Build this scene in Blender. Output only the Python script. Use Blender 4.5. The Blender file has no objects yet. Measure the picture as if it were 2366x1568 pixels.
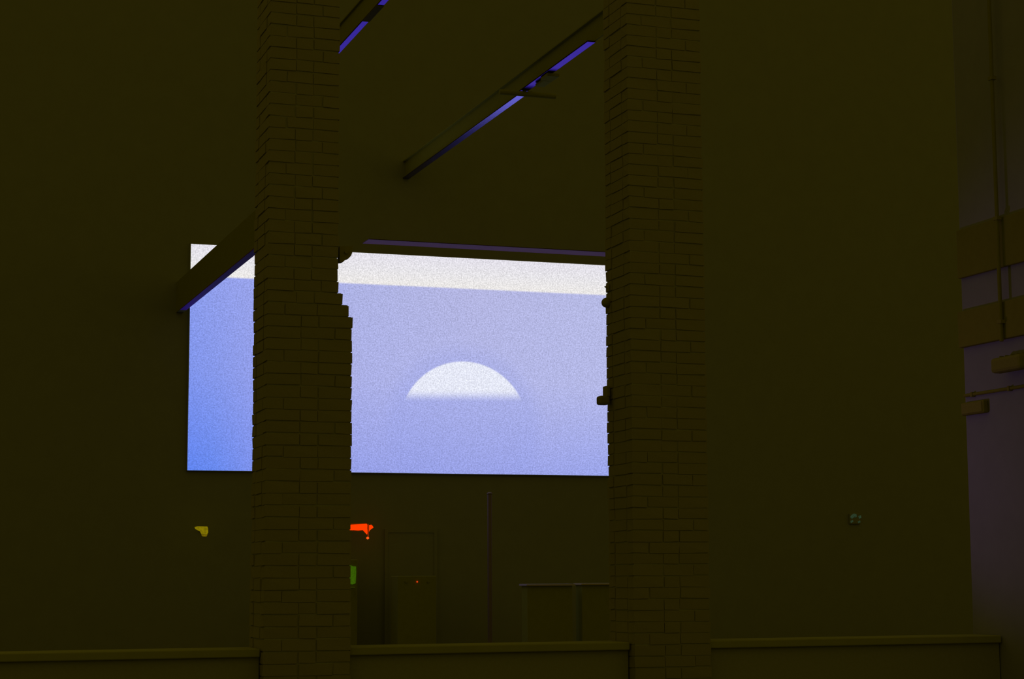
import bpy, bmesh, math, random
from mathutils import Vector, Matrix
random.seed(7)
S = bpy.context.scene
C = S.collection

# ---------------------------------------------------------------- camera
EYE = 1.3
FPX = 4345.7
YAW, TILT, ROLL = math.radians(19.1003), math.radians(7.0439), math.radians(-0.2749)
fw = Vector((math.sin(YAW)*math.cos(TILT), math.cos(YAW)*math.cos(TILT), math.sin(TILT)))
rt = fw.cross(Vector((0, 0, 1))).normalized()
up = rt.cross(fw)
r2 = math.cos(ROLL)*rt + math.sin(ROLL)*up
u2 = -math.sin(ROLL)*rt + math.cos(ROLL)*up
cam = bpy.data.cameras.new('camera')
cam.sensor_width = 36.0
cam.lens = 36.0*FPX/2366.0
cam.clip_end = 300
co = bpy.data.objects.new('camera', cam)
C.objects.link(co)
co.matrix_world = Matrix(((r2.x, u2.x, -fw.x, 0), (r2.y, u2.y, -fw.y, 0), (r2.z, u2.z, -fw.z, EYE), (0, 0, 0, 1)))
S.camera = co

def ray(px, py):
    return (px-1183)/FPX*r2 - (py-784)/FPX*u2 + fw
def at(px, py, Y):                     # the point of the place seen at a pixel, at depth Y
    r = ray(px, py); p = r*(Y/r.y); p.z += EYE
    return p
def atx(px, py, X):                    # the same on the plane x = X
    r = ray(px, py); p = r*(X/r.x); p.z += EYE
    return p

def lin(r, g, b):
    f = lambda c: (c/12.92 if c <= 0.04045 else ((c+0.055)/1.055)**2.4)
    return (f(r/255), f(g/255), f(b/255), 1)

# ---------------------------------------------------------------- added ambient fill: an even, dim yellowish glow that lifts the dark tones
w = bpy.data.worlds.new('ambient_fill'); S.world = w
w.use_nodes = True
bg = w.node_tree.nodes['Background']
bg.inputs[0].default_value = (1.0, 0.80, 0.085, 1)
bg.inputs[1].default_value = 0.069
S.view_settings.view_transform = 'Standard'
S.view_settings.look = 'None'
S.view_settings.exposure = 0.0
S.view_settings.gamma = 1.0
S.view_settings.use_curve_mapping = False

# ---------------------------------------------------------------- materials
def mat(name, col, rough=0.9, metal=0.0, var=0.12, scale=6.0, bump=0.25, spec=0.1):
    m = bpy.data.materials.new(name); m.use_nodes = True
    nt = m.node_tree; p = nt.nodes['Principled BSDF']
    tc = nt.nodes.new('ShaderNodeTexCoord')
    n1 = nt.nodes.new('ShaderNodeTexNoise'); n1.inputs['Scale'].default_value = scale; n1.inputs['Detail'].default_value = 8
    n1.inputs['Roughness'].default_value = 0.65
    nt.links.new(tc.outputs['Object'], n1.inputs['Vector'])
    mx = nt.nodes.new('ShaderNodeMix'); mx.data_type = 'RGBA'
    mx.inputs['A'].default_value = tuple(c*(1-var) for c in col)+(1,)
    mx.inputs['B'].default_value = tuple(min(1, c*(1+var)) for c in col)+(1,)
    nt.links.new(n1.outputs['Fac'], mx.inputs['Factor'])
    nt.links.new(mx.outputs['Result'], p.inputs['Base Color'])
    p.inputs['Roughness'].default_value = rough
    p.inputs['Metallic'].default_value = metal
    p.inputs['Specular IOR Level'].default_value = spec
    if bump:
        b = nt.nodes.new('ShaderNodeBump'); b.inputs['Strength'].default_value = bump; b.inputs['Distance'].default_value = 0.01
        nt.links.new(n1.outputs['Fac'], b.inputs['Height']); nt.links.new(b.outputs['Normal'], p.inputs['Normal'])
    return m
def emit(name, col, strength=1.0, var=0.0, scale=30):
    m = bpy.data.materials.new(name); m.use_nodes = True
    nt = m.node_tree
    for n in list(nt.nodes):
        if n.type == 'BSDF_PRINCIPLED': nt.nodes.remove(n)
    e = nt.nodes.new('ShaderNodeEmission'); e.inputs['Color'].default_value = col; e.inputs['Strength'].default_value = strength
    if var:
        tc = nt.nodes.new('ShaderNodeTexCoord'); n1 = nt.nodes.new('ShaderNodeTexNoise'); n1.inputs['Scale'].default_value = scale
        nt.links.new(tc.outputs['Object'], n1.inputs['Vector'])
        mr = nt.nodes.new('ShaderNodeMapRange'); mr.inputs['From Min'].default_value = 0.3; mr.inputs['From Max'].default_value = 0.7
        mr.inputs['To Min'].default_value = strength*(1-var); mr.inputs['To Max'].default_value = strength*(1+var)
        nt.links.new(n1.outputs['Fac'], mr.inputs['Value']); nt.links.new(mr.outputs['Result'], e.inputs['Strength'])
    nt.links.new(e.outputs[0], nt.nodes['Material Output'].inputs['Surface'])
    return m
M = {}
M['brick'] = mat('fired_brick', (0.40, 0.36, 0.20), 0.95, var=0.15, scale=25)
M['mortar'] = mat('lime_mortar', (0.42, 0.41, 0.25), 0.98, scale=40)
M['back'] = mat('back_wall_plaster', (0.36, 0.36, 0.25), 0.98, var=0.08, scale=3)
M['plaster'] = mat('pale_plaster', (0.38, 0.37, 0.40), 0.9, var=0.1, scale=5)
M['post'] = mat('dark_violet_post', (0.30, 0.22, 0.22), 0.95, spec=0.02)
M['floor'] = mat('dark_floor', (0.10, 0.10, 0.06), 0.95, scale=4, spec=0.02)
M['coping'] = mat('stone_coping', (0.44, 0.43, 0.12), 0.98, spec=0.0)
M['ochre'] = mat('brown_board', (0.33, 0.31, 0.04), 0.95, spec=0.02, scale=12)
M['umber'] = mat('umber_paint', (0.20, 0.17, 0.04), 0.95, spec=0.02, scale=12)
M['iron'] = mat('rusty_iron', (0.36, 0.33, 0.06), 0.85, scale=30, spec=0.05)
M['violet_sheen'] = mat('steel_violet_sheen', (0.19, 0.17, 1.0), 0.20, 1.0, var=0.06, scale=8, bump=0.05)  # violet of the screen's reflection is put into the flange colour
M['soffit_violet'] = mat('soffit_violet_light', (0.24, 0.05, 0.72), 0.7, var=0.1, scale=8, bump=0.05)  # violet screen light on the beam's underside, put into its colour
M['ledge_violet'] = mat('dark_violet_ledge', (0.095, 0.045, 0.12), 0.9, var=0.15, scale=5, bump=0.05)  # even dark violet base colour of the ledge
M['violet_sheen_dim'] = mat('steel_violet_sheen_dim', (0.10, 0.055, 0.42), 0.26, 1.0, var=0.10, scale=8, bump=0.05)  # darker copy of the flange colour, paints a weaker screen reflection
for k_, t_ in (('violet_sheen', (0.72, 0.72, 1.0, 1)), ('violet_sheen_dim', (0.52, 0.46, 0.90, 1))):
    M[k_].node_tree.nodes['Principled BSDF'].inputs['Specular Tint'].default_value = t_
M['olive_steel'] = mat('olive_steel', (0.34, 0.33, 0.04), 0.9, scale=10, spec=0.02)
M['frame'] = mat('screen_frame', (0.36, 0.36, 0.20), 0.8, scale=10)
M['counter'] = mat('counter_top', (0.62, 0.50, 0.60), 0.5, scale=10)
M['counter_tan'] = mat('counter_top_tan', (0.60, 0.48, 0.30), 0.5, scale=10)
M['black'] = mat('lamp_black', (0.30, 0.28, 0.05), 0.7, scale=20)
M['red'] = emit('red_light', lin(255, 62, 0), 1.0)
M['bulb'] = emit('red_bulb', lin(255, 92, 25), 1.0)
M['led'] = emit('red_pilot', lin(235, 70, 20), 1.0)
M['yellow'] = emit('yellow_light', lin(122, 108, 4), 1.0, 0.25, 25)
M['yellow2'] = emit('yellow_light_low', lin(105, 90, 4), 1.0, 0.2, 25)
M['green'] = emit('green_light', lin(52, 86, 4), 1.0, 0.2, 30)
M['leafglow'] = emit('teal_green_light', lin(40, 56, 36), 1.0, 0.5, 60)

# ---------------------------------------------------------------- helpers
def obj(name, bm, m, parent=None):
    me = bpy.data.meshes.new(name); bm.to_mesh(me); bm.free()
    me.materials.append(m)
    o = bpy.data.objects.new(name, me); C.objects.link(o)
    if parent: o.parent = parent
    return o
def box(bm, a, b, bev=0.0):
    g = bmesh.ops.create_cube(bm, size=1.0)
    c = [(a[i]+b[i])/2 for i in range(3)]; s = [abs(b[i]-a[i]) for i in range(3)]
    for v in g['verts']:
        v.co = Vector((v.co.x*s[0]+c[0], v.co.y*s[1]+c[1], v.co.z*s[2]+c[2]))
    if bev:
        ed = list({e for v in g['verts'] for e in v.link_edges})
        bmesh.ops.bevel(bm, geom=ed, offset=bev, segments=2, affect='EDGES', profile=0.5)
    return bm
def nb(): return bmesh.new()
def bx(name, a, b, m, parent=None, bev=0.0):
    return obj(name, box(nb(), a, b, bev), m, parent)
def tube(bm, p0, p1, r, n=16, r1=None):
    p0 = Vector(p0); p1 = Vector(p1); d = p1-p0
    g = bmesh.ops.create_cone(bm, cap_ends=True, segments=n, radius1=r, radius2=r if r1 is None else r1, depth=d.length)
    q = Vector((0, 0, 1)).rotation_difference(d.normalized()).to_matrix()
    for v in g['verts']: v.co = q @ v.co + (p0+p1)/2
    return bm
def prism(bm, pts, y0, y1):            # outline in x,z extruded along y
    a = [bm.verts.new((x, y0, z)) for x, z in pts]; b = [bm.verts.new((x, y1, z)) for x, z in pts]
    n = len(pts)
    bm.faces.new(a); bm.faces.new(b[::-1])
    for i in range(n): bm.faces.new((a[i], b[i], b[(i+1) % n], a[(i+1) % n]))
    bmesh.ops.recalc_face_normals(bm, faces=bm.faces)
    return bm
def ball(bm, c, r, sz=1.0):
    g = bmesh.ops.create_uvsphere(bm, u_segments=16, v_segments=10, radius=r)
    for v in g['verts']: v.co = Vector((v.co.x, v.co.y, v.co.z*sz)) + Vector(c)
    return bm
def tag(o, label, cat, group=None):
    o['label'] = label; o['category'] = cat
    if group: o['group'] = group
    return o
def struct(o, label=None, cat=None):
    o['kind'] = 'structure'
    if label: o['label'] = label
    if cat: o['category'] = cat
    return o
def empty(name, loc):
    o = bpy.data.objects.new(name, None); C.objects.link(o); o.location = loc; o.empty_display_size = 0.2
    return o
def under(o, root):                    # parent keeping world coordinates of the mesh
    o.parent = root; o.matrix_parent_inverse = Matrix.Translation(-root.location)
    return o

# ---------------------------------------------------------------- the setting
YB = 33.06
struct(bx('floor', (-14, -6, -0.2), (30, YB, 0), M['floor']), 'dark bare floor of the unlit hall', 'floor')
struct(bx('wall_back', (-14, YB, -0.2), (30, YB+0.4, 13.5), M['back']), 'dark plain wall behind the glowing screen', 'wall')
YF, YK = 13.5, 14.0                    # front and back faces of the row of piers
X1L = at(585, 840, YK).x               # back left corner of the first pier
X1R = at(813, 900, YF).x
X1U = at(781.5, 640, YF).x             # narrower upper part
X2L = at(1402.5, 860, YK).x
X2R = X2L + (X1R-X1L)
X3L = at(2224, 760, YK).x
def breast(x0, x1, nm):
    o = struct(bx(nm, (x0, YF+0.1, 0), (x1, YK-0.1, 0.70), M['mortar']), 'low breast wall between the brick piers', 'wall')
    bx('coping', (x0, YF+0.06, 0.70), (x1, YK-0.06, 0.76), M['coping'], o, 0.008)
breast(-3.0, X1L-0.012, 'wall_front')
breast(X1R+0.012, X2L-0.012, 'wall_front')
breast(X2R+0.012, X3L-0.012, 'wall_front')

# ---------------------------------------------------------------- glowing screen
SX0, SX1 = 5.402, 15.0
SZ0, SZ1 = 1.795+EYE, 5.809+EYE
YS = 33.0
def screen_material():
    m = bpy.data.materials.new('projected_moon_picture'); m.use_nodes = True
    nt = m.node_tree; N = nt.nodes; Lk = nt.links
    N.remove(N['Principled BSDF'])
    def mk(t, **k):
        n = N.new(t)
        for a, b in k.items(): setattr(n, a, b)
        return n
    tc = mk('ShaderNodeTexCoord'); sp = mk('ShaderNodeSeparateXYZ'); Lk.new(tc.outputs['Object'], sp.inputs[0])
    U, V = sp.outputs['X'], sp.outputs['Z']          # metres from the lower left corner
    def rng(src, a, b, c=0.0, d=1.0, smooth=True):
        n = mk('ShaderNodeMapRange'); n.interpolation_type = 'SMOOTHSTEP' if smooth else 'LINEAR'
        n.inputs['From Min'].default_value = a; n.inputs['From Max'].default_value = b
        n.inputs['To Min'].default_value = c; n.inputs['To Max'].default_value = d
        Lk.new(src, n.inputs['Value']); return n.outputs['Result']
    def ramp(src, stops):
        n = mk('ShaderNodeValToRGB'); e = n.color_ramp.elements
        while len(e) < len(stops): e.new(0.5)
        for i, (p, c) in enumerate(stops): e[i].position = p; e[i].color = lin(*c)
        Lk.new(src, n.inputs['Fac']); return n.outputs['Color']
    def mix(f, a, b):
        n = mk('ShaderNodeMix'); n.data_type = 'RGBA'
        if isinstance(f, float): n.inputs['Factor'].default_value = f
        else: Lk.new(f, n.inputs['Factor'])
        for s, v in (('A', a), ('B', b)):
            if isinstance(v, tuple): n.inputs[s].default_value = v
            else: Lk.new(v, n.inputs[s])
        return n.outputs['Result']
    def mth(op, a, b=None):
        n = mk('ShaderNodeMath'); n.operation = op
        for i, v in enumerate((a, b)):
            if v is None: continue
            if isinstance(v, (int, float)): n.inputs[i].default_value = v
            else: Lk.new(v, n.inputs[i])
        return n.outputs[0]
    u01 = rng(U, 0, SX1-SX0, smooth=False)
    v01 = rng(V, 0, 3.42, smooth=False)
    low = ramp(u01, [(0.0, (96, 132, 239)), (0.05, (104, 137, 238)), (0.15, (132, 149, 236)), (0.31, (150, 160, 232)), (0.55, (155, 163, 230)), (0.85, (155, 165, 235))])
    mid = ramp(u01, [(0.0, (128, 149, 236)), (0.05, (134, 152, 234)), (0.15, (150, 160, 233)), (0.31, (171, 176, 231)), (0.55, (177, 181, 230)), (0.85, (181, 185, 231))])
    top = ramp(u01, [(0.0, (140, 156, 236)), (0.05, (146, 159, 235)), (0.15, (156, 165, 234)), (0.31, (174, 179, 228)), (0.55, (180, 182, 226)), (0.85, (182, 186, 229))])
    body = mix(rng(v01, 0.5, 1.0, smooth=False), mix(rng(v01, 0.0, 0.5, smooth=False), low, mid), top)
    # half moon with a crisp upper rim that melts away below
    cx, cz, R = 10.491-SX0, 2.622+EYE-SZ0, 1.247
    dx = mth('SUBTRACT', U, cx); dz = mth('SUBTRACT', V, cz)
    d = mth('SQRT', mth('ADD', mth('MULTIPLY', dx, dx), mth('MULTIPLY', dz, dz)))
    rim = rng(d, R+0.02, R-0.02)
    cut = rng(mth('SUBTRACT', V, mth('MULTIPLY', dx, 0.02)), 3.11+EYE-SZ0, 3.36+EYE-SZ0)
    halo = mth('MULTIPLY', rng(d, R+0.45, R), 0.22)
    body = mix(halo, body, lin(146, 158, 232))
    body = mix(mth('MULTIPLY', rim, cut), body, lin(230, 233, 247))
    band = rng(V, 5.232+EYE-SZ0-0.02, 5.232+EYE-SZ0+0.025)
    white = ramp(rng(V, 3.43, 4.02, smooth=False), [(0.0, (236, 233, 230)), (0.5, (231, 229, 233)), (1.0, (227, 224, 234))])
    body = mix(band, body, white)
    # fine sparkle of the picture
    ns = mk('ShaderNodeTexNoise'); ns.inputs['Scale'].default_value = 42; ns.inputs['Detail'].default_value = 2
    Lk.new(tc.outputs['Object'], ns.inputs['Vector'])
    st = rng(ns.outputs['Fac'], 0.25, 0.75, 0.74, 1.26, smooth=False)
    e = mk('ShaderNodeEmission'); Lk.new(body, e.inputs['Color']); Lk.new(st, e.inputs['Strength'])
    Lk.new(e.outputs[0], N['Material Output'].inputs['Surface'])
    return m
scr = empty('projection_screen', (SX0, YS, SZ0))
tag(scr, 'large glowing pale blue screen showing a white half moon', 'screen')
H, Wd = SZ1-SZ0, SX1-SX0
obj('picture', box(nb(), (0, -0.004, 0), (Wd, 0.0, H)), screen_material(), scr)
obj('back_panel', box(nb(), (0, 0.0, 0), (Wd, 0.05, H)), M['frame'], scr)
for a, b in (((-0.015, 0.0, -0.015), (0.0, 0.06, H+0.015)), ((Wd, 0.0, -0.015), (Wd+0.015, 0.06, H+0.015)), ((-0.015, 0.0, -0.015), (Wd+0.015, 0.06, -0.0)), ((-0.015, 0.0, H), (Wd+0.015, 0.06, H+0.015))):
    obj('frame_bar', box(nb(), a, b, 0.005), M['frame'], scr)

# rail above the screen
pz = at(1130, 578, 32.72)
xr0 = at(845, 556, 32.5).x
rl = empty('overhead_shelf', (xr0, YB, pz.z)); tag(rl, 'long thin dim violet ledge running just above the screen', 'ledge')
under(obj('ledge_plate', box(nb(), (xr0, 32.27, pz.z), (14.6, 32.72, pz.z+0.012)), M['ledge_violet']), rl)
for x in (13.7, 14.4):
    under(obj('bracket_arm', box(nb(), (x-0.02, 32.32, pz.z+0.012), (x+0.02, YB, pz.z+0.06), 0.004), M['umber']), rl)

# ---------------------------------------------------------------- brick piers
def brick_mesh(k):
    bm = nb(); box(bm, (-0.5, -0.5, -0.5), (0.5, 0.5, 0.5))
    for v in bm.verts:
        v.co += Vector((random.uniform(-1, 1)*0.014, random.uniform(-1, 1)*0.025, random.uniform(-1, 1)*0.05))
    me = bpy.data.meshes.new('brick'); bm.to_mesh(me); bm.free(); me.materials.append(M['brick']); return me
BR = [brick_mesh(k) for k in range(8)]
CH, J = 0.0875, 0.009
Z_STEP = at(814, 732, YF).z            # top of the full width part of the first pier
def pier(name, label, x0, x1, upper_fn):
    root = empty(name, (x0, YF, 0)); tag(root, label, 'pier', 'row of dark brick piers')
    n = int(6.9/CH)
    z_off = Z_STEP - math.floor(Z_STEP/CH)*CH
    stuff = nb(); nparts = 0
    core = nb()
    prev = None
    for i in range(-1, n):
        zb = z_off + i*CH
        z0 = max(0, zb); z1 = zb+CH
        xr = upper_fn(zb)
        box(core, (x0+0.008, YF+0.007, z0), (xr-0.008, YK-0.007, z1))
        if z1 - z0 < 0.04: continue
        zc, h = (z0+z1)/2, z1-z0-J
        wtot = xr-x0
        a, b = 0.125, (wtot-0.125-2*J)/2
        L = [b, a, b] if i % 2 else [a, b, b]
        if i % 4 == 2: L = [b, b, a]
        lst = []
        x = x0
        for k, l in enumerate(L):
            lst.append((x+l/2, YF+0.06, l, 0.12, True)); x += l+J
        ds = YK-YF-0.24-2*J
        lst.append((x0+0.06, YF+0.12+J+ds/2, 0.12, ds, True))
        lst.append((xr-0.06, YF+0.12+J+ds/2, 0.12, ds, False))
        x = x0
        for k, l in enumerate(L):
            lst.append((x+l/2, YK-0.06, l, 0.12, k == 0)); x += l+J
        for (cx, cy, lx, ly, vis) in lst:
            jx = random.uniform(-1, 1)*0.004; jy = random.uniform(-1, 1)*0.003
            if vis and 0.46 < zc < 5.75 and nparts < 300:
                o = bpy.data.objects.new('brick', BR[random.randrange(8)]); C.objects.link(o)
                o.parent = root; o.location = (cx+jx-x0, cy+jy-YF, zc); o.scale = (lx, ly, h); nparts += 1
            else:
                box(stuff, (cx+jx-lx/2, cy+jy-ly/2, zc-h/2), (cx+jx+lx/2, cy+jy+ly/2, zc+h/2))
    under(obj('mortar_core', core, M['mortar']), root)
    s = under(obj('hidden_brickwork', stuff, M['brick']), root); s['kind'] = 'stuff'
    return root
s1, s2 = at(806, 704, YF).x, at(791.5, 680, YF).x
def up1(z):
    k = round((z-Z_STEP)/CH)
    if k < 0: return X1R
    if k == 0: return s1
    if k == 1: return s2
    return X1U
pier('brick_pier', 'brick pier in front of the screen, stepping wider partway down', X1L, X1R, up1)
pier('brick_pier', 'straight brick pier at the right edge of the half moon picture', X2L, X2R, lambda z: X2R)

# iron fittings on the piers
def atp(px, py): return at(px, py, YK-0.03)
p0 = at(782, 590, YF+0.06)
b = empty('iron_bracket', (X1U, YF+0.06, p0.z)); tag(b, 'small curved iron bracket high on the stepped pier beside the screen top', 'bracket')
pts = [at(x, y, YF+0.06) for x, y in ((782.5, 570), (813, 570), (812, 584), (809, 592), (803, 598.5), (798, 599), (791, 606), (786, 606.5), (782.5, 606.5))]
under(obj('bracket_plate', prism(nb(), [(p.x, p.z) for p in pts], YF+0.03, YF+0.10), M['iron']), b)
q = at(800, 582, YF+0.02)
under(obj('bolt', tube(nb(), (q.x, YF+0.012, q.z), (q.x, YF+0.04, q.z), 0.014, 8), M['iron']), b)

k0 = atp(1396, 700)
kn = empty('wall_bolt', k0); tag(kn, 'rounded iron bolt head sticking out high on the pier beside the moon', 'bolt')
under(obj('bolt_head', ball(nb(), (atp(1398, 701).x, YK-0.06, k0.z), 0.041, 1.0), M['iron']), kn)
under(obj('bolt_shank', tube(nb(), (atp(1399, 704).x, YK-0.06, k0.z-0.012), (X2L, YK-0.06, k0.z-0.012), 0.024), M['iron']), kn)
sp = empty('iron_spike', atp(1400, 665)); tag(sp, 'tiny iron spike on the pier edge at the white band', 'spike')
a_, b_ = atp(1393.5, 663), atp(1402, 666)
under(obj('spike_tip', tube(nb(), (b_.x, YK-0.06, b_.z), (a_.x, YK-0.06, a_.z), 0.016, 8, 0.003), M['iron']), sp)
under(obj('spike_plate', box(nb(), (b_.x-0.008, YK-0.09, b_.z-0.03), (b_.x, YK-0.03, b_.z+0.03)), M['iron']), sp)
hg = empty('hinge_pintle', atp(1400, 920)); tag(hg, 'stepped iron hinge pin jutting from the pier level with the moon', 'hinge')
a_, b_ = atp(1393, 892.5), atp(1402, 918)
under(obj('hinge_plate', box(nb(), (a_.x, YK-0.11, b_.z), (b_.x, YK-0.02, a_.z), 0.008), M['iron']), hg)
a_, b_ = atp(1377.5, 915), atp(1402, 936.5)
under(obj('hinge_pin', box(nb(), (a_.x, YK-0.11, b_.z), (b_.x, YK-0.02, a_.z), 0.018), M['iron']), hg)

# plastered pier at the right
p3 = empty('plastered_pier', (X3L, 12.5, 0)); tag(p3, 'pale plastered pier catching faint violet light at the far right', 'pier')
under(obj('shaft', box(nb(), (X3L, 12.5, 0), (X3L+0.8, YK, 6.9), 0.012), M['plaster']), p3)
def face_board(yt, yb, dep, nm, lab, cat, xo=2222):
    a = atx(xo, yt, X3L); c = atx(xo, yb, X3L)
    o = bx(nm, (X3L-dep, 12.45, c.z), (X3L, YK-0.005, a.z), M['ochre'], None, 0.006)
    return tag(o, lab, cat)
face_board(532, 644, 0.035, 'timber_board', 'broad dark board across the plastered pier, the upper one', 'board')
face_board(722, 805, 0.05, 'timber_board', 'narrower dark board across the plastered pier, the lower one', 'board')
c1 = atx(2240, 913, X3L)
cp = empty('conduit_pipe', (X3L, 13.0, c1.z)); tag(cp, 'thin dark conduit running level along the plastered pier', 'pipe')
under(obj('pipe', tube(nb(), (X3L-0.016, 12.45, c1.z), (X3L-0.016, YK-0.02, c1.z), 0.014, 10), M['ochre']), cp)
for yy in (12.7, 13.3, 13.85):
    under(obj('clip', box(nb(), (X3L-0.036, yy-0.012, c1.z-0.02), (X3L, yy+0.012, c1.z+0.02)), M['iron']), cp)
c2 = atx(2325, 600, X3L)
vp = empty('riser_pipe', (X3L, c2.y, 0)); tag(vp, 'thin upright pipe on the upper half of the plastered pier', 'pipe')
zt = atx(2327, 790, X3L).z
under(obj('pipe', tube(nb(), (X3L-0.075, c2.y, zt), (X3L-0.075, c2.y, 6.8), 0.017, 10), M['ochre']), vp)
for zz in (zt+0.15, 4.2, 5.4):
    under(obj('clip', box(nb(), (X3L-0.095, c2.y-0.03, zz), (X3L-0.051, c2.y+0.03, zz+0.03)), M['iron']), vp)
# dark floodlight and junction box on the plastered pier
f0, f1 = atx(2302, 858, X3L-0.1), atx(2366, 822, X3L-0.1)
fl = empty('flood_light', (X3L, f0.y, f0.z)); tag(fl, 'dark switched-off floodlight fixed to the plastered pier', 'light fixture')
zc = (f0.z+f1.z)/2; hh = 0.062
under(obj('housing', box(nb(), (X3L-0.16, f0.y-0.42, zc-hh), (X3L-0.05, f0.y, zc+hh), 0.025), M['iron']), fl)
under(obj('mounting_arm', box(nb(), (X3L-0.06, f0.y-0.25, zc-0.025), (X3L, f0.y-0.19, zc+0.025)), M['iron']), fl)
for k in range(5):
    under(obj('cooling_fin', box(nb(), (X3L-0.10, f0.y-0.38+k*0.08, zc+hh-0.003), (X3L-0.06, f0.y-0.37+k*0.08, zc+hh+0.018)), M['iron']), fl)
j0, j1 = atx(2232, 957, X3L), atx(2284, 928, X3L)
jb = empty('junction_box', (X3L, j0.y, j0.z)); tag(jb, 'dark flat junction box under the level conduit', 'box')
zz0, zz1 = sorted((atx(2258, 957, X3L).z, atx(2258, 927, X3L).z))
under(obj('box_body', box(nb(), (X3L-0.05, j1.y, zz0), (X3L, j0.y, zz1), 0.012), M['ochre']), jb)
under(obj('box_lid', box(nb(), (X3L-0.058, j1.y+0.02, zz0+0.012), (X3L-0.049, j0.y-0.02, zz1-0.012), 0.003), M['iron']), jb)

# ---------------------------------------------------------------- steel girders over the screen
def girder(name, label, x, z, y0, y1, fw_, web, hgt, mflange, mweb, group=None, splice=None, mnear=None):
    g = empty(name, (x, y0, z)); tag(g, label, 'beam', group)
    if splice:
        xn, yn = splice[1], splice[2]
        under(obj('lower_flange', box(nb(), (xn-fw_/2, yn, z), (xn+fw_/2, splice[0], z+0.02), 0.002), mnear), g)
        under(obj('lower_flange', box(nb(), (x-fw_/2, splice[0], z), (x+fw_/2, y1, z+0.02), 0.002), mflange), g)
    else:
        under(obj('lower_flange', box(nb(), (x-fw_/2, y0, z), (x+fw_/2, y1, z+0.02), 0.002), mflange), g)
    under(obj('web', box(nb(), (x-web/2, y0, z+0.02), (x+web/2, y1, z+hgt-0.02)), mweb), g)
    under(obj('upper_flange', box(nb(), (x-fw_/2, y0, z+hgt-0.02), (x+fw_/2, y1, z+hgt), 0.002), mweb), g)
    return g
gb = at(1041, 341, YS)
ZG = 7.25+EYE                         # underside of the girders
ga = at(838, 57, YS); kA = (ZG-EYE)/(ga.z-EYE); XA = ga.x*kA
gm = at(1203, 222, YS); kB = (ZG-EYE)/(gm.z-EYE); XB = gm.x*kB
gsp = at(1212, 218, YS); YSP = YS*(ZG-EYE)/(gsp.z-EYE)
gn = at(1318, 132.6, YS); XBN = gn.x*(ZG-EYE)/(gn.z-EYE)
gn = at(1366, 97, YS); YBN = YS*(ZG-EYE)/(gn.z-EYE)
girder('steel_girder', 'violet lit steel girder high above the moon', XB, ZG, 16.0, YB, 0.118, 0.02, 0.34, M['violet_sheen'], M['olive_steel'], 'overhead girders', (YSP, XBN, YBN), M['violet_sheen_dim'])
YA1 = XA*33.0/at(705, 190, YS).x      # the far end of this girder stops on a post behind the first pier
gA = girder('steel_girder', 'dim violet steel girder at the top edge of the picture', XA, ZG, 16.0, YA1, 0.085, 0.02, 0.34, M['violet_sheen_dim'], M['olive_steel'], 'overhead girders')
under(obj('support_post', box(nb(), (XA-0.07, YA1-0.18, 0), (XA+0.07, YA1-0.04, ZG)), M['olive_steel']), gA)
g1, g2 = at(844, 49, YS), at(881, 12.5, YS)
under(obj('splice_cover', box(nb(), (XA-0.05, YS*(ZG-EYE)/(g2.z-EYE), ZG-0.006), (XA+0.05, YS*(ZG-EYE)/(g1.z-EYE), ZG)), M['umber']), gA)
# deep beam crossing the left part of the screen
c0 = at(440.5, 706, YS); c3 = at(588, 594, YS)
tt = at(500, 660.5, YS)
ZC = 4.57+EYE; kC = (ZC-EYE)/(tt.z-EYE); XC = tt.x*kC
cu = at(472, 592.5, YS)
XCL = XC-0.115
hC = (cu.z-EYE)*(XCL/cu.x)+EYE - ZC
cb = empty('longitudinal_beam', (XC, 20, ZC)); tag(cb, 'deep dark beam crossing the upper left corner of the screen', 'beam')
YC1 = XC*33.0/at(431, 712, YS).x
YC0 = XC*33.0/at(690, 520, YS).x     # the near end stands behind the first pier
under(obj('beam_side', box(nb(), (XCL, YC0, ZC+0.012), (XC, YC1+0.6, ZC+hC), 0.003), M['olive_steel']), cb)
under(obj('soffit_strip', box(nb(), (XCL, YC0, ZC), (XC, YC1, ZC+0.012)), M['soffit_violet']), cb)
under(obj('soffit_fade_strip', box(nb(), (XCL, YC1, ZC), (XC, YC1+0.6, ZC+0.012)), M['umber']), cb)  # dark strip stands in for the light fading out along the underside
for yy in (YC0+0.1, YC0+0.6):
    under(obj('hanger_rod', tube(nb(), (XC-0.06, yy, ZC+hC), (XC-0.06, yy, ZG+0.2), 0.015, 8), M['olive_steel']), cb)

# cross pipe and trolley under the bright girder
yc = at(1213, 216, YS); YP = YS*(ZG-EYE-0.04)/(yc.z-EYE)
cpz = ZG-0.046
cross = empty('cross_pipe', (XB, YP, cpz)); tag(cross, 'short dark pipe crossing under the bright girder', 'pipe')
under(obj('pipe', tube(nb(), (XB-0.45, YP, cpz), (XB+0.45, YP, cpz), 0.042, 12), M['olive_steel']), cross)
for xx in (XB-0.05, XB+0.05):
    under(obj('clamp', box(nb(), (xx-0.02, YP-0.02, cpz), (xx+0.02, YP+0.02, ZG)), M['olive_steel']), cross)
def on_flange(px, py, dz=0.03):
    r = at(px, py, YS); k = (ZG-dz-EYE)/(r.z-EYE); return Vector((r.x*k, YS*k, ZG-dz))
ta, tb = on_flange(1238, 197), on_flange(1272, 172)
tr = empty('girder_trolley', (XB, (ta.y+tb.y)/2, ZG)); tag(tr, 'dark hoist trolley clamped on the bright girder', 'trolley')
ya, yb_ = sorted((ta.y, tb.y))
yk = ya + (yb_-ya)*0.45
under(obj('trolley_body', box(nb(), (XB-0.09, ya, ZG-0.05), (XB+0.10, yk, ZG-0.006), 0.006), M['olive_steel']), tr)
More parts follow.
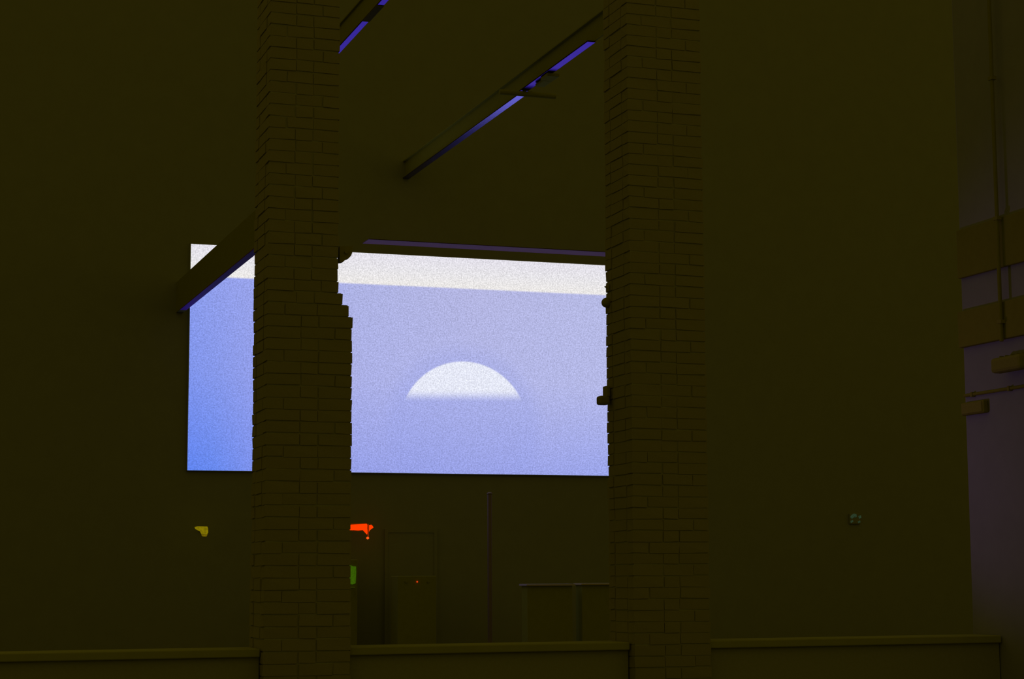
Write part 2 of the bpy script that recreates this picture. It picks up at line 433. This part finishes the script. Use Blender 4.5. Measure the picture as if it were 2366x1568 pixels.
under(obj('cable_drum', box(nb(), (XB-0.045, yk, ZG-0.05), (XB+0.10, yb_+0.0, ZG-0.006), 0.01), M['olive_steel']), tr)
for sx in (-1, 1):
    under(obj('wheel', tube(nb(), (XB+sx*0.05, (ya+yk)/2, ZG+0.045), (XB+sx*0.02, (ya+yk)/2, ZG+0.045), 0.024, 14), M['olive_steel']), tr)

# ---------------------------------------------------------------- the bar under the screen
YL = 32.6
# red lamp
r0 = at(830, 1218, YL)
rd = empty('red_lamp', (r0.x, YB, r0.z)); tag(rd, 'bright red light bar with a hanging bulb beside the stepped pier', 'lamp')
def outline(pts, Y): return [(lambda p: (p.x, p.z))(at(x, y, Y)) for x, y in pts]
under(obj('light_bar', prism(nb(), outline([(770, 1212), (808, 1213), (812, 1211.5), (847, 1209.5), (849, 1212), (848.5, 1224), (838, 1224), (828, 1225), (815, 1224), (810, 1226), (770, 1226)], YL), YL, YL+0.012), M['red']), rd)
under(obj('housing', prism(nb(), outline([(768, 1209), (849, 1208), (849, 1226), (768, 1227)], YL), YL+0.012, YL+0.07), M['iron']), rd)  # added backing that keeps the red light off the back wall
under(obj('bracket', prism(nb(), outline([(838.5, 1224), (849, 1222), (849.3, 1231), (848, 1234.5)], YL), YL, YL+0.012), M['red']), rd)
under(obj('side_shade', prism(nb(), outline([(853, 1212.5), (858, 1211.5), (861.5, 1215), (863, 1218.5), (859, 1221), (854.5, 1224.5), (853, 1228)], YL), YL, YL+0.012), M['red']), rd)
a_, b_ = at(851, 1210, YL+0.02), at(851, 1240, YL+0.02)
under(obj('stem', tube(nb(), (a_.x, YL+0.03, a_.z), (b_.x, YL+0.03, b_.z), 0.009, 8), emit('red_stem', lin(150, 34, 0))), rd)
c_ = at(850.5, 1242.5, YL)
under(obj('bulb', ball(nb(), (c_.x, YL+0.03, c_.z), 0.026, 0.9), M['bulb']), rd)
under(obj('wall_arm', box(nb(), (r0.x-0.3, YL+0.06, r0.z+0.0), (r0.x-0.24, YB, r0.z+0.04)), M['iron']), rd)
# yellow sign
y0 = at(466, 1226, YL)
ye = empty('yellow_sign', (y0.x, YB, y0.z)); tag(ye, 'small dim yellow lit sign low on the left', 'sign')
under(obj('sign_panel', prism(nb(), outline([(450.5, 1217), (456, 1215.5), (479, 1215.8), (480.8, 1220), (481, 1231), (478, 1233.5), (466, 1232.5), (463, 1227), (457, 1224), (452, 1221)], YL), YL, YL+0.05), M['yellow']), ye)
under(obj('sign_foot', prism(nb(), outline([(466.5, 1233.2), (480, 1234), (477, 1239), (470, 1238.6), (467, 1236.5)], YL), YL, YL+0.05), M['yellow2']), ye)
under(obj('wall_arm', box(nb(), (y0.x+0.02, YL+0.05, y0.z+0.0), (y0.x+0.06, YB, y0.z+0.04)), M['iron']), ye)
# green lit cooler
g0 = at(815, 1352, 32.3)
gc = empty('green_cooler', (g0.x, 32.4, 0)); tag(gc, 'upright cooler with a dim green lit door strip beside the stepped pier', 'cooler')
ztop = at(815, 1303, 32.3).z
xe = at(824.5, 1330, 32.3).x
under(obj('cabinet', box(nb(), (xe-0.55, 32.32, 0), (xe+0.02, 32.95, ztop+0.08), 0.01), M['olive_steel']), gc)
under(obj('lit_door', prism(nb(), outline([(780, 1305), (808, 1306), (812, 1306), (816, 1308), (822.5, 1308), (823, 1322), (821.5, 1347), (815, 1349.5), (808, 1349), (780, 1349)], 32.3), 32.3, 32.32), M['green']), gc)
under(obj('lit_sill', prism(nb(), outline([(780, 1355.5), (820, 1355.5), (820, 1357), (780, 1357)], 32.3), 32.29, 32.32), emit('green_low', lin(44, 50, 4))), gc)
a_ = at(822, 1371, 32.3)
under(obj('handle', tube(nb(), (a_.x, 32.285, a_.z-0.05), (a_.x, 32.285, a_.z+0.08), 0.008, 8), M['iron']), gc)
# red pilot light on a small amplifier
l0 = at(964.5, 1343.5, 31.8)
# bar counters
def counter(px0, px1, py0, py1, mt, label, Yc, x1=None):
    A = at(px0, py0, Yc); B = at(px1, py1, Yc)
    xx1 = x1 if x1 else B.x
    z = (A.z+B.z)/2
    t = empty('bar_counter', (A.x, Yc, 0)); tag(t, label, 'counter', 'bar counters under the screen')
    under(obj('counter_top', box(nb(), (A.x, Yc-0.19, z-0.03), (xx1, Yc+0.19, z), 0.003), mt), t)
    under(obj('front_panel', box(nb(), (A.x+0.03, Yc-0.14, 0.08), (xx1-0.03, Yc-0.11, z-0.03)), M['olive_steel']), t)
    for xs in (A.x+0.03, xx1-0.06):
        under(obj('side_panel', box(nb(), (xs, Yc-0.11, 0.0), (xs+0.03, Yc+0.15, z-0.03)), M['olive_steel']), t)
    under(obj('shelf', box(nb(), (A.x+0.06, Yc-0.11, 0.5), (xx1-0.06, Yc+0.15, 0.53)), M['olive_steel']), t)
    return t, z
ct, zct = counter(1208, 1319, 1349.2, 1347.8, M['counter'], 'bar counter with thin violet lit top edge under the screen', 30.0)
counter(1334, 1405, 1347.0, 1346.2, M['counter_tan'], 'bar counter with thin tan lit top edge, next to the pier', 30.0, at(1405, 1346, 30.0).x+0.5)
# amplifier with red pilot on the wall-side cupboard
am = empty('amplifier', (l0.x, 31.9, 0)); tag(am, 'dark cupboard with one tiny red pilot light under the screen', 'cupboard')
under(obj('cabinet', box(nb(), (l0.x-0.35, 31.82, 0), (l0.x+0.35, 32.3, l0.z+0.1), 0.01), M['olive_steel']), am)
under(obj('pilot_light', ball(nb(), (l0.x, 31.815, l0.z), 0.014), M['led']), am)
for sx in (-0.2, 0.2):
    under(obj('knob', tube(nb(), (l0.x+sx, 31.80, l0.z), (l0.x+sx, 31.82, l0.z), 0.02, 12), M['olive_steel']), am)
# door beside the red lamp
d0, d1 = at(889, 1200, YB-0.03), at(1010, 1200, YB-0.03)
dr = struct(bx('door_1', (d0.x+0.06, YB-0.03, 0.0), (d1.x-0.06, YB, 2.02), M['back']), 'plain dark door below the screen', 'door')
for nm, a, b in (('door_jamb', (d0.x, YB-0.045, 0), (d0.x+0.06, YB, 2.02)), ('door_jamb', (d1.x-0.06, YB-0.045, 0), (d1.x, YB, 2.02)), ('door_head', (d0.x, YB-0.045, 2.02), (d1.x, YB, 2.08))):
    bx(nm, a, b, M['back'], dr)
# post below the screen
q0, q1 = at(1131, 1140, 32.0), at(1131, 1235, 32.0)
po = empty('slim_post', (q0.x, 32.0, 0)); tag(po, 'slim pale upright post under the half moon', 'post')
under(obj('shaft', tube(nb(), (q0.x, 32.0, 0.04), (q0.x, 32.0, q0.z), 0.04, 16), M['post']), po)
under(obj('foot_plate', tube(nb(), (q0.x, 32.0, 0.0), (q0.x, 32.0, 0.04), 0.16, 20), M['olive_steel']), po)
under(obj('cap', ball(nb(), (q0.x, 32.0, q0.z), 0.05, 0.5), M['post']), po)

# ---------------------------------------------------------------- faint green sign in the dark bay at the right
YE_ = YB-0.05
e0 = at(1976, 1198, YE_)
es = empty('exit_sign', (e0.x, YB, e0.z)); tag(es, 'faint green glowing sign on the back wall at right', 'sign')
under(obj('sign_box', box(nb(), (e0.x-0.12, YE_, e0.z-0.10), (e0.x+0.12, YB, e0.z+0.10), 0.008), M['back']), es)
for pts in ([(1964, 1194), (1968, 1189), (1973, 1186), (1979, 1188), (1979, 1194), (1973, 1195), (1968, 1198)], [(1983, 1192), (1989, 1190), (1990, 1196), (1985, 1198)], [(1965, 1203), (1970, 1201), (1972, 1204), (1966, 1208)], [(1982, 1204), (1987, 1202), (1988, 1206), (1983, 1208)]):
    under(obj('glowing_mark', prism(nb(), outline(pts, YE_), YE_-0.006, YE_), M['leafglow']), es)

# ---------------------------------------------------------------- added violet lamp, unseen behind the second pier, tints the plastered pier
LX, LY, LZ = X2L+0.60, 14.75, 2.0
sl = empty('added_violet_lamp', (LX, LY, 0)); tag(sl, 'added violet fill lamp on a stand, unseen behind the straight pier', 'lamp')
aim = (Vector((X3L, 13.45, 2.6)) - Vector((LX, LY, LZ))).normalized()
P = Vector((LX, LY, LZ))
cb_ = nb(); tube(cb_, P-aim*0.14, P+aim*0.06, 0.075, 20, 0.085)
under(obj('lamp_can', cb_, M['black']), sl)
under(obj('lens', tube(nb(), P+aim*0.06, P+aim*0.066, 0.078, 20), emit('violet_lens', lin(90, 60, 160))), sl)
under(obj('pole', tube(nb(), (LX, LY, 0.25), (LX, LY, LZ-0.10), 0.016, 10), M['black']), sl)
under(obj('yoke', box(nb(), (LX-0.1, LY-0.012, LZ-0.115), (LX+0.1, LY+0.012, LZ-0.095)), M['black']), sl)
for k in range(3):
    an = k*2*math.pi/3+0.3
    under(obj('leg', tube(nb(), (LX, LY, 0.45), (LX+0.22*math.cos(an), LY+0.22*math.sin(an), 0.012), 0.011, 8), M['black']), sl)
ld = bpy.data.lights.new('violet_fill', 'SPOT'); ld.energy = 14; ld.color = (0.70, 0.36, 1.0); ld.spot_size = math.radians(75); ld.spot_blend = 0.6; ld.shadow_soft_size = 0.06
lo = bpy.data.objects.new('violet_fill', ld); C.objects.link(lo)
lo.rotation_euler = aim.to_track_quat('-Z', 'Y').to_euler(); lo.location = P+aim*0.08
under(lo, sl)
